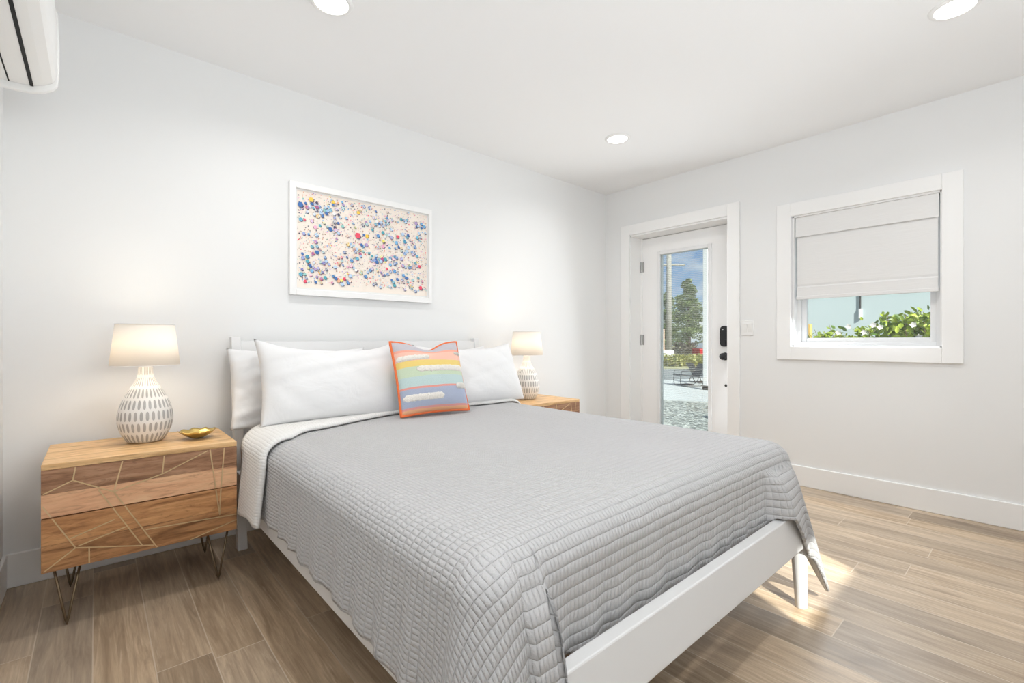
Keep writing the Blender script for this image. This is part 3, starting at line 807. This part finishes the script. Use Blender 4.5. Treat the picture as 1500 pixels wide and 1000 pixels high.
def build_quilt():
    V, U, F = [], [], []
    def addv(p, uv): V.append(p); U.append(uv); return len(V)-1
    top = [[addv((x, y, topz(x, y)), (x, y)) for y in ys_] for x in xs_]
    for i in range(nx):
        for j in range(ny): F.append((top[i][j], top[i+1][j], top[i+1][j+1], top[i][j+1]))
    ribs = []       # (start vertex, column of vertices) in perimeter order
    # left side head -> foot
    s = 0
    for j in range(ny, -1, -1):
        y = ys_[j]; hem = .314+.010*vnoise(y*7, 3)-.024*ss(1.3, .8, y)
        pts, dr = rib(X0, y, -1, 0, hem, .100, .116+.010*ss(1.9, .9, y), s); s += STEP
        ribs.append((top[0][j], [addv(p, (X0-d, y)) for p, d in zip(pts, dr)]))
    # left foot corner
    NA = 26
    for k in range(1, NA):
        a_ = PI/2*k/NA; f = math.sin(2*a_)
        hem = .290-.19*f**1.5 if a_ < PI/4 else .12-.035*f
        pts, dr = rib(X0, Y0, -math.cos(a_), -math.sin(a_), hem, .100+.02*f, .126+.105*f**1.3+.05*(a_/(PI/2)), s, rip=.003); s += .008
        ribs.append((top[0][0], [addv(p, (X0-d*math.cos(a_), Y0-d*math.sin(a_))) for p, d in zip(pts, dr)]))
    # foot: tucked behind the footboard, except near the two corners where it hangs outside
    for i in range(0, nx+1):
        x = xs_[i]
        out = 1-ss(.660, .690, x)
        if x < .655: hem = .13
        elif x < .72: hem = .384
        else: hem = .360-.03*ss(.72, .80, x)
        e = ss(1.795, 1.83, x)
        if x > 1.5: hem = hem+(.381-hem)*e
        if x > 1.865: hem = .384-(x-1.865)*1.2
        rho1 = .080+.096*out+.092*ss(1.80, 1.862, x)
        pts, dr = rib(x, Y0, 0, -1, hem, .080+.014*out, rho1, s, rip=.0035*(1-e)*(1-out)+.002, bow=.45 if x > 1.795 or out > 0 else 1.0); s += STEP
        ribs.append((top[i][0], [addv(p, (x, Y0-d)) for p, d in zip(pts, dr)]))
    # right foot corner: the free tip swings outward and nearly reaches the floor
    NB = 34
    for k in range(1, NB):
        dg = 90*(1-k/NB); a_ = math.radians(dg); f = math.sin(2*a_)
        pk = math.exp(-((dg-57)/(15.0 if dg > 57 else 20.0))**2)
        base = .198 if dg > 57 else .215
        hem = base-(base-.040)*pk
        rho1 = (.170 if dg > 57 else .120+.05*ss(0, 57, dg))+.062*pk
        pts, dr = rib(X1, Y0, math.cos(a_), -math.sin(a_), hem, .085+.012*f, rho1, s, rip=.002, bow=.45+.4*ss(90, 60, dg)); s += .008
        ribs.append((top[nx][0], [addv(p, (X1+d*math.cos(a_), Y0-d*math.sin(a_))) for p, d in zip(pts, dr)]))
    # right side foot -> head
    for j in range(0, ny+1):
        y = ys_[j]; hem = .205+.02*vnoise(y*6, 9)+.04*ss(.9, 1.6, y)
        pts, dr = rib(X1, y, 1, 0, hem, .085, .120-.006*ss(.9, 1.3, y), s); s += STEP
        ribs.append((top[nx][j], [addv(p, (X1+d, y)) for p, d in zip(pts, dr)]))
    for (ta, ca), (tb, cb) in zip(ribs[:-1], ribs[1:]):
        if ta == tb: F.append((ta, ca[0], cb[0]))
        else: F.append((ta, ca[0], cb[0], tb))
        for k in range(NP-1): F.append((ca[k], ca[k+1], cb[k+1], cb[k]))
    m = MB(); m.v = V; m.f = F; m.mi = [0]*len(F)
    return m, U
qm, quv = build_quilt()
quilt = qm.build('quilt', [M['quilt'], M['quilt_back']], smooth=True, uvs=quv)
sd = quilt.modifiers.new('padding', 'SOLIDIFY'); sd.thickness = .010; sd.offset = -1; sd.material_offset = 1; sd.material_offset_rim = 0
tag(quilt, 'grey waffle-stitched quilt spread over the bed and hanging over its sides', 'quilt')
# turned-back head edge showing the pale lining
def flap():
    V, U, F = [], [], []
    def yedge(x): return 1.965+.20*ss(.50, .72, x)+.145*ss(.66, 1.25, x)
    n = 14; rows = []
    stations = []
    # side column points (left hang), then across the top, then right hang
    for t in np.linspace(1, 0, 26): stations.append(('L', t))
    for x in np.linspace(X0, X1, 90)[1:-1]: stations.append(('T', x))
    for t in np.linspace(0, 1, 26): stations.append(('R', t))
    for kind, t in stations:
        row = []
        for k in range(n+1):
            f = k/n
            if kind == 'T':
                ye = yedge(t); y = ye+(2.425-ye)*f
                p = [t, y, topz(t, y)+.017]; uv = (t, y)
            else:
                left = kind == 'L'
                px = X0 if left else X1; sg = -1 if left else 1
                r = .085; zt = topz(px, 2.2)+.017; hem = (.290 if left else .28)+.012*math.sin(f*5)
                arc = r*PI/2; L = zt-r-hem; tt = t*(arc+L)
                if tt < arc: a_ = tt/r; rho = .116*math.sin(a_); z = zt-r*(1-math.cos(a_))
                else: rho = .116+.026*(tt-arc)/L; z = zt-r-(tt-arc)
                ye = (yedge(X0)-.045*min(1, tt/.15) if left else yedge(X1))
                yh_ = 2.425-(.115*min(1, tt/.2) if left else 0)
                y = ye+(yh_-ye)*f; p = [px+sg*rho, y, z]; uv = (px+sg*tt, y)
            # roll the free edge down onto the quilt
            if k == 0:
                if kind == 'T': p[2] -= .012
                else: p[0] -= sg*.012*min(1, tt/.12); p[2] -= .012*max(0, 1-tt/.12)
            row.append(p); V.append(tuple(p)); U.append(uv)
        rows.append(row)
    R_ = len(rows)
    for i in range(R_-1):
        for k in range(n): F.append((i*(n+1)+k, i*(n+1)+k+1, (i+1)*(n+1)+k+1, (i+1)*(n+1)+k))
    m = MB(); m.v = V; m.f = F; m.mi = [0]*len(F); return m, U
fm, fuv = flap()
fl = fm.build('turned_back_edge', M['quilt_back'], quilt, smooth=True, uvs=fuv)
fl['label'] = 'pale lining of the quilt turned back at the head'
sd = fl.modifiers.new('padding', 'SOLIDIFY'); sd.thickness = .010; sd.offset = 1

# ------------------------------------------------------------------ pillows
def pillow_mesh(w, h, t, sag=.05, pin=.06, seed=0, n=46, wrinkle=.006, chop=False):
    m = MB(); uvs = []
    for side in (1, -1):
        P = []
        for i in range(n+1):
            row = []
            for j in range(n+1):
                u, v = -1+2*i/n, -1+2*j/n
                u = math.copysign(abs(u)**.9, u); v = math.copysign(abs(v)**.9, v)
                x_ = u*w/2*(1-pin*(1-v*v)*abs(u)**3*.8)
                z_ = v*h/2*(1-pin*(1-u*u)*abs(v)**3)
                if v > 0: z_ -= sag*h*(math.exp(-(u/.42)**2) if chop else (1-u*u))*v**3
                e = max(0, 1-abs(u)**2.6)*max(0, 1-abs(v)**2.6)
                th = t/2*e**.52
                th += wrinkle*e**.3*(vnoise(u*4+v*3.1, seed)+vnoise(v*6-u*2.3, seed+1)+1.2*vnoise((abs(u)-.2)*9+v*5, seed+2)*abs(u)**3)*(1 if e > 0 else 0)
                row.append((x_, -side*max(th, 0), z_)); uvs.append((i/n, j/n))
            P.append(row)
        m.grid(P if side == 1 else [r for r in P])
    return m, uvs
def place(ob, cx, cy, cz, lean, yaw=0, roll=0):
    ob.rotation_euler = (-math.radians(lean), math.radians(roll), math.radians(yaw)); ob.location = (cx, cy, cz)
def pillow(w, h, t, seed, cx, cy, cz, lean, yaw, roll, label, sag=.05, pin=.06, wr=.006):
    m, u = pillow_mesh(w, h, t, sag, pin, seed, wrinkle=wr)
    ob = m.build('pillow', M['linen'], smooth=True, weld=1e-4)
    place(ob, cx, cy, cz, lean, yaw, roll)
    tag(ob, label, 'pillow', 'white bed pillows'); return ob
pillow(.70, .40, .15, 3, .825, 2.590, .788, 14, 0, 0, 'white pillow against the left of the headboard, behind the front left pillow', sag=.04, wr=.018)
pillow(.70, .40, .15, 8, 1.72, 2.590, .790, 14, 0, 0, 'white pillow against the right of the headboard, behind the front right pillow', sag=.05)
pillow(.72, .43, .18, 14, .915, 2.405, .820, 22, 0, 1.5, 'front left white pillow, nearest the left nightstand', sag=.15, pin=.07, wr=.011)
pillow(.76, .41, .18, 21, 1.785, 2.400, .812, 22, 0, -1, 'front right white pillow, beside the striped cushion and far lamp', sag=.10, pin=.06)

# striped cushion
cw, chh, ct = .41, .405, .15
m, u = pillow_mesh(cw, chh, ct, .12, .05, 40, n=50, wrinkle=.003, chop=True)
cu = m.build('throw_cushion', M['cushion'], smooth=True, uvs=u, weld=1e-4)
place(cu, 1.372, 2.225, .822, 20, -3, 0)
tag(cu, 'square throw cushion with rainbow woven stripes and cream tufts, before the white pillows', 'cushion')
def cush_pt(u, v, lift):
    uu = math.copysign(abs(u)**1.0, u); x_ = u*cw/2*(1-.05*(1-v*v)*abs(u)**3*.8)
    z_ = v*chh/2*(1-.05*(1-u*u)*abs(v)**3)
    if v > 0: z_ -= .12*chh*math.exp(-(u/.42)**2)*v**3
    e = max(0, 1-abs(u)**2.6)*max(0, 1-abs(v)**2.6)
    return Vector((x_, -(ct/2*e**.52+lift), z_))
def local_child(m, name, mat, par, **k):
    pm_ = par.matrix_parent_inverse
    ob = m.build(name, mat, None, **k); ob.parent = par; return ob
m = MB(); loop = []
for k in range(40): loop.append(cush_pt(-1+2*k/40, -1, 0))
for k in range(40): loop.append(cush_pt(1, -1+2*k/40, 0))
for k in range(40): loop.append(cush_pt(1-2*k/40, 1, 0))
for k in range(40): loop.append(cush_pt(-1, 1-2*k/40, 0))
m.tube(loop, .0075, 8, True); local_child(m, 'piping', M['piping'], cu, smooth=True)['label'] = 'orange rope edging'
for (u0, u1, v, w_) in ((-.98, -.10, .50, .030), (-.55, .98, .14, .034), (.55, .98, -.36, .030), (-.96, .15, -.60, .034), (.70, .98, .58, .018)):
    m = MB(); P = []
    N_ = 60
    for i in range(N_+1):
        f = i/N_; uu = u0+(u1-u0)*f; row = []
        taper = min(1, math.sqrt(max(0, min(f, 1-f)*14)))+.02
        for j in range(9):
            q = -1+2*j/8; vv = v+q*w_*2.5*taper+.05*(uu if v > .4 and u0 < 0 else 0)
            lift = -.002+.0065*math.sqrt(max(0, 1-q*q))*taper
            p = cush_pt(uu, vv, lift); p += Vector((0, -R.uniform(0, .0035), R.uniform(-.0022, .0022))); row.append(p)
        P.append(row)
    m.grid(P); local_child(m, 'tuft_stripe', M['tuft'], cu, smooth=True)['label'] = 'raised cream tufted stripe'

# ------------------------------------------------------------------ outdoors
ZG = -.5
m = MB(); m.add([(-40, -60, ZG), (150, -60, ZG), (150, 150, ZG), (-40, 150, ZG)], [(0, 1, 2, 3)])
g = m.build('ground', M['grass']); struct(g, 'dry grass beyond the drive')
def at(px, Y_, depth):          # a point in the world seen towards (px, py) at a given depth
    u = (px-750)/689; return Vector(((.6626+.749*u)*depth, (.749-.6626*u)*depth, 1.015-(Y_-499.5)/689*depth))
# gravel, concrete pad and lane run across the view beyond the door
FW = Vector((.6626, .749, 0)); RT = Vector((.749, -.6626, 0))
def strip(name, d0, d1, z, mat, label, l0=-9, l1=30, th=.02):
    m = MB(); pts = []
    for d, l in ((d0, l0), (d0, l1), (d1, l1), (d1, l0)): p = FW*d+RT*l; pts.append((p.x, p.y))
    m.prism(pts, ZG-.05, ZG+z, 'z'); ob = m.build(name, mat); struct(ob, label); return ob
m = MB(); m.box(XR+T+.01, -8, ZG-.05, XR+T+14, 16, ZG+.004); struct(m.build('ground_gravel', M['gravel']), 'grey gravel outside the door')
m = MB()
pA = [at(960, 586, 1.515*689/(584.5-499.5)), at(1040, 590, 1.515*689/(589.5-499.5)), at(1060, 553, 1.515*689/(553-499.5)), at(940, 559, 1.515*689/(559-499.5))]
c0 = sum(pA, Vector())/4
m.prism([((c0+(p-c0)*1.02).x, (c0+(p-c0)*1.02).y) for p in pA], ZG-.05, ZG+.03, 'z'); struct(m.build('ground_patio', M['concrete']), 'pale concrete pad beyond the gravel')
strip('ground_lane', 17.6, 26, .012, M['asphalt'], 'grey lane behind the pad', -9, 26)
# patio chairs: bent tube sled legs with a mesh seat
def patio_chair(base, face, label):
    r = empty('patio_chair', base); 
    f = Vector((math.cos(face), math.sin(face), 0)); s = Vector((-f.y, f.x, 0)); b0 = Vector(base)
    def P_(a, l, z): return b0+f*a+s*l+Vector((0, 0, z))
    for sg in (-1, 1):
        m = MB(); w_ = .33*sg
        m.tube([P_(.36, w_, .36), P_(.38, w_, .20), P_(.36, w_, .03), P_(.30, w_, .0127), P_(-.30, w_, .0127), P_(-.38, w_, .05), P_(-.30, w_, .20), P_(-.26, w_, .34)], .0125, 8)
        m.build('leg', M['chair'], r, smooth=True)
    m = MB(); m.grid([[P_(a, l, z) for l in (-.33, -.1, .1, .33)] for a, z in ((.40, .33), (.36, .365), (.1, .33), (-.24, .30), (-.28, .31))])
    sm_ = m.build('seat', M['chair'], r); q = sm_.modifiers.new('t', 'SOLIDIFY'); q.thickness = .025
    m = MB(); m.grid([[P_(a, l, z) for l in (-.33, -.1, .1, .33)] for a, z in ((-.26, .31), (-.36, .50), (-.46, .66), (-.50, .72))])
    sm_ = m.build('backrest', M['chair'], r); q = sm_.modifiers.new('t', 'SOLIDIFY'); q.thickness = .02
    m = MB()
    for sg in (-1, 1): m.tube([P_(.36, .345*sg, .36), P_(.34, .345*sg, .50), P_(-.1, .345*sg, .52), P_(-.40, .345*sg, .56)], .012, 8)
    m.build('arm', M['chair'], r, smooth=True)
    return tag(r, label, 'chair', 'black patio chairs')
d_ = 1.515*689/(565-499.5)
patio_chair(tuple(FW*d_+RT*((1008-750)/689*d_)+Vector((0, 0, ZG+.03))), math.radians(138), 'black metal patio chair on the concrete pad, seen through the door pane')
d_ = 1.515*689/(561-499.5)
patio_chair(tuple(FW*d_+RT*((1030-750)/689*d_)+Vector((0, 0, ZG+.03))), math.radians(-40), 'second black patio chair, behind the white post beyond the door')
# white post of the porch
p = at(1034.5, 571, 1.515*689/(571.5-499.5)); 
po = empty('porch_post', (p.x, p.y, ZG)); m = MB(); m.box(p.x-.07, p.y-.07, ZG, p.x+.07, p.y+.07, 5.6); m.build('shaft', M['post'], po, bevel=.01)
m = MB(); m.box(p.x-.09, p.y-.09, ZG, p.x+.09, p.y+.09, ZG+.16); m.build('base_cap', M['tyre'], po); tag(po, 'tall white porch post outdoors at the right side of the door pane', 'post')
# utility pole
p = at(980, 500, 33); up = tag(empty('utility_pole', (p.x, p.y, ZG)), 'weathered wooden utility pole seen through the left of the door pane', 'pole')
m = MB(); m.tube([(p.x, p.y, ZG), (p.x, p.y, 9.5)], [.20, .155], 14); m.build('shaft', M['pole'], up, smooth=True)
m = MB(); a_ = p+RT*1.1; b_ = p-RT*1.0; zc = 1.015+112*33/689
m.box(-.05, -.05, -.06, .05, .05, .06); m = MB(); m.tube([(a_.x, a_.y, zc), (b_.x, b_.y, zc)], .07, 6); m.build('crossarm', M['pole'], up)
# conifer
def leaf_cloud(m, cx, cy, cz, rx, ry, rz, n, size, flat=.5, R=R):
    for _ in range(n):
        while True:
            a, b, c_ = R.uniform(-1, 1), R.uniform(-1, 1), R.uniform(-1, 1)
            if a*a+b*b+c_*c_ < 1: break
        p = Vector((cx+a*rx, cy+b*ry, cz+c_*rz)); s = size*R.uniform(.6, 1.3)
        d = Vector((R.gauss(0, 1), R.gauss(0, 1), R.gauss(0, flat))).normalized()
        e_ = d.cross(Vector((R.gauss(0, 1), R.gauss(0, 1), R.gauss(0, 1)))).normalized()
        nn = d.cross(e_)
        m.add([p-d*s*.5, p+e_*s*.28+nn*s*.06, p+d*s*.5, p-e_*s*.28+nn*s*.06], [(0, 1, 2, 3)])
def conifer(px, depth, top_y, base_y, halfw, label, seed, n_b=70):
    Rr = random.Random(seed)
    p = at(px, 500, depth); zt = 1.015-(top_y-499.5)/689*depth
    t = tag(empty('conifer', (p.x, p.y, ZG)), label, 'tree', 'trees beyond the lane')
    m = MB(); m.tube([(p.x, p.y, ZG), (p.x+.1, p.y, (zt+ZG)/2), (p.x, p.y, zt-.3)], [.28, .16, .04], 10); m.build('trunk', M['bark'], t)
    m = MB()
    for _ in range(n_b):
        f = Rr.random()**.8; z = ZG+1.0+(zt-ZG-1.2)*f; a = Rr.uniform(0, 2*PI); w_ = halfw*(1-f)**.8*Rr.uniform(.2, 1.0)*(1.15+.35*math.sin(f*19+a))+.12
        leaf_cloud(m, p.x+w_*math.cos(a), p.y+w_*math.sin(a), z+.25*w_, .62*(1.2-f*.8), .62*(1.2-f*.8), .24, 80, .24, .35, Rr)
    m.build('crown', M['leaf_tree'], t); return t
conifer(1008, 43, 408, 512, 1.75, 'dense green conifer, centred in the door pane behind the pole', 3, 110)
conifer(975, 49, 425, 512, 1.6, 'second conifer, behind the utility pole', 4, 60)
conifer(1052, 48, 440, 512, 1.8, 'conifer at the right, partly behind the white post', 9, 60)
# bushes and hedge
def bush(name, label, cat, p, rx, ry, rz, n, size, mat, group=None):
    t = tag(empty(name, (p.x, p.y, ZG)), label, cat, group); m = MB()
    leaf_cloud(m, p.x, p.y, ZG+rz*.75, rx, ry, rz, n, size, 1.0); m.build('foliage', mat, t)
    m = MB(); 
    for k in range(6): m.tube([(p.x+R.uniform(-.1, .1), p.y+R.uniform(-.1, .1), ZG), (p.x+R.uniform(-rx, rx)*.6, p.y+R.uniform(-ry, ry)*.6, ZG+rz)], .02, 5)
    m.build('stem', M['stem'], t)
for i, (px, d_) in enumerate(((972, 29), (990, 28.6), (1006, 28.8), (1022, 29.2), (1040, 29))):
    bush('low_shrub', ['low yellow-green shrub under the white sign board', 'low yellow-green shrub in front of the utility pole', 'low yellow-green shrub under the conifer', 'low yellow-green shrub in front of the red car', 'low yellow-green shrub behind the white post'][i],
         'shrub', at(px, 500, d_), .62, .62, .44, 620, .15, M['leaf_hedge'], 'low shrubs along the lane')
for i, (px, d_) in enumerate(((995, 38), (1013, 37.4), (1032, 38.6))):
    bush('dark_bush', ['dark brown bush below the conifer, left of it', 'dark brown bush right under the conifer', 'dark brown bush behind the red car'][i], 'shrub', at(px, 500, d_), 1.0, 1.0, .85, 500, .26, M['leaf_dark'], 'dark bushes under the trees')
# white sign board
p = at(974, 519, 31); sg_ = tag(empty('sign_board', (p.x, p.y, ZG)), 'white board with a pale orange panel beside the utility pole', 'sign')
m = MB(); q = [p-RT*.6+FW*.0, p+RT*.62, p+RT*.62+FW*.1, p-RT*.6+FW*.1]; m.prism([(v.x, v.y) for v in q], -.55+.35, .42, 'z'); m.build('board', M['post'], sg_)
m = MB(); q = [p-RT*.5+FW*.02, p-RT*.02+FW*.02, p-RT*.02+FW*.08, p-RT*.5+FW*.08]; m.prism([(v.x, v.y) for v in q], .42, 1.85, 'z'); m.build('panel', M['signpink'], sg_)
for k in (-.45, .45):
    m = MB(); v = p+RT*k+FW*.05; m.tube([(v.x, v.y, ZG), (v.x, v.y, -.15)], .05, 8); m.build('leg', M['post'], sg_)
# red car, side on
def car():
    p = at(1040, 500, 36); p.z = ZG
    t = tag(empty('red_car', (p.x, p.y, ZG)), 'red car parked beyond the shrubs, partly behind the white post', 'car')
    def w3(a, c_, z): v = p+RT*a+FW*c_; return (v.x, v.y, ZG+z)
    def ex(m, prof, c0, c1):
        n = len(prof); m.add([w3(a, c0, z) for a, z in prof]+[w3(a, c1, z) for a, z in prof], [tuple(range(n))[::-1], tuple(range(n, 2*n))]+[(i, (i+1) % n, n+(i+1) % n, n+i) for i in range(n)])
    m = MB(); ex(m, [(-1.1, .45), (3.0, .45), (3.05, .85), (2.3, .95), (-1.12, .98)], -.8, .8); m.build('body', M['red_car'], t, bevel=.05)
    m = MB(); ex(m, [(-.85, .98), (1.7, .96), (1.1, 1.38), (-.60, 1.40)], -.68, .68); m.build('cabin', M['car_glass'], t, bevel=.06)
    m = MB(); ex(m, [(-1.18, .30), (-.9, .30), (-.9, .47), (-1.2, .47)], -.8, .8); m.build('bumper', M['tyre'], t)
    for a in (-.45, 2.2):
        for c_ in (-.72, .72):
            m = MB(); m.tube([w3(a, c_-.1, .31), w3(a, c_+.1, .31)], .31, 20); m.build('wheel', M['tyre'], t)
car()
# neighbouring wall seen through the window
nb = struct(empty('neighbour_wall', (8.05, 0, ZG)), 'pale blue wall of the next building')
m = MB(); m.box(8.0, -6, ZG, 8.2, 2.35, 1.72); m.build('siding', M['siding'], nb)
v = at(1260, 450, 1); s_ = 7.98/v.x; yy = v.y*s_
cd = tag(empty('hanging_cord', (7.98, yy, 1.36)), 'dark cord with a white end hanging down the pale blue wall outside', 'cord')
m = MB(); m.tube([(7.985, yy, 1.70), (7.985, yy, 1.47)], .010, 6); m.build('cord', M['cord'], cd)
m = MB(); m.tube([(7.985, yy, 1.47), (7.985, yy, 1.34)], .022, 8); m.build('cord_end', M['plastic_white'], cd)
v = at(1183, 474, 1); s_ = 6.9/v.x
fp = MB(); zt = 1.015+25.5*s_/689; y_ = v.y*s_
fp.prism([(6.9, y_-.035), (6.97, y_-.035), (6.97, y_+.045), (6.9, y_+.045)], ZG, zt, 'z'); tag(fp.build('fence_post', M['fencepost'], bevel=.008), 'yellow timber fence post outside the window at its left', 'post')
# flowering shrub outside the window
def shrub():
    Rr = random.Random(21)
    t = tag(empty('flowering_shrub', (5.75, .62, ZG)), 'bushy green shrub with small white flowers just outside the window', 'shrub')
    m = MB(); st = MB(); fl_ = MB(); tips = []
    for k in range(90):
        a = Rr.uniform(0, 2*PI); rr = math.sqrt(Rr.random()); bx, by = 5.75+.45*rr*math.cos(a), .62+.80*rr*math.sin(a)
        zt = 1.08+.22*(1-rr**2)+Rr.uniform(-.10, .03)
        if by > 1.28: zt -= .05
        st.tube([(5.75+(bx-5.75)*.3, .62+(by-.62)*.3, ZG), (5.75+(bx-5.75)*.8, .62+(by-.62)*.8, .5), (bx, by, zt)], [.012, .008, .003], 5)
        tips.append((bx, by, zt))
    for k in range(7):   # straggly twigs on the left
        by = 1.36+k*.045; zt = 1.10+Rr.uniform(-.04, .10)
        st.tube([(5.75, 1.2, .5), (5.75, by-.03, .95), (5.72, by+.03, zt)], [.008, .005, .002], 5); tips.append((5.73, by, zt-.04))
    for (bx, by, zt) in tips:
        for q in range(34):
            z = zt-abs(Rr.gauss(0, .16)); p = Vector((bx+Rr.gauss(0, .07), by+Rr.gauss(0, .07), z))
            s = Rr.uniform(.045, .085); d = Vector((Rr.gauss(0, 1), Rr.gauss(0, 1), Rr.gauss(.5, .6))).normalized()
            e_ = d.cross(Vector((Rr.gauss(0, 1), Rr.gauss(0, 1), Rr.gauss(0, 1)))).normalized(); nn = d.cross(e_)
            m.add([p, p+d*s*.35+e_*s*.26+nn*s*.05, p+d*s*.75+e_*s*.2+nn*s*.05, p+d*s, p+d*s*.75-e_*s*.2+nn*s*.05, p+d*s*.35-e_*s*.26+nn*s*.05], [(0, 1, 2, 3), (0, 3, 4, 5)])
    for (by, zz) in ((1.22, 1.155), (1.03, 1.165), (1.10, 1.10), (.98, 1.145), (.71, 1.055), (.75, 1.16), (1.30, 1.10)):
        c_ = Vector((5.32, by, zz)); fl_ = MB()
        for k in range(5):
            a = 2*PI*k/5; d = Vector((-.25, math.cos(a), math.sin(a))); e_ = Vector((0, -math.sin(a), math.cos(a)))
            fl_.add([c_, c_+d*.015+e_*.011, c_+d*.028, c_+d*.015-e_*.011], [(0, 1, 2, 3)])
        fl_.build('flower', M['petal'], t, weld=1e-5)['label'] = 'small white flower'
    m.build('foliage', M['leaf_shrub'], t); st.build('stem', M['stem'], t)
shrub()
# unseen slab added behind the room to block sun from the lower rear glazing
m = MB(); m.box(-2.5, -2.45, ZG, 3.2, -2.3, 2.86); struct(m.build('sun_blocker', M['concrete']))
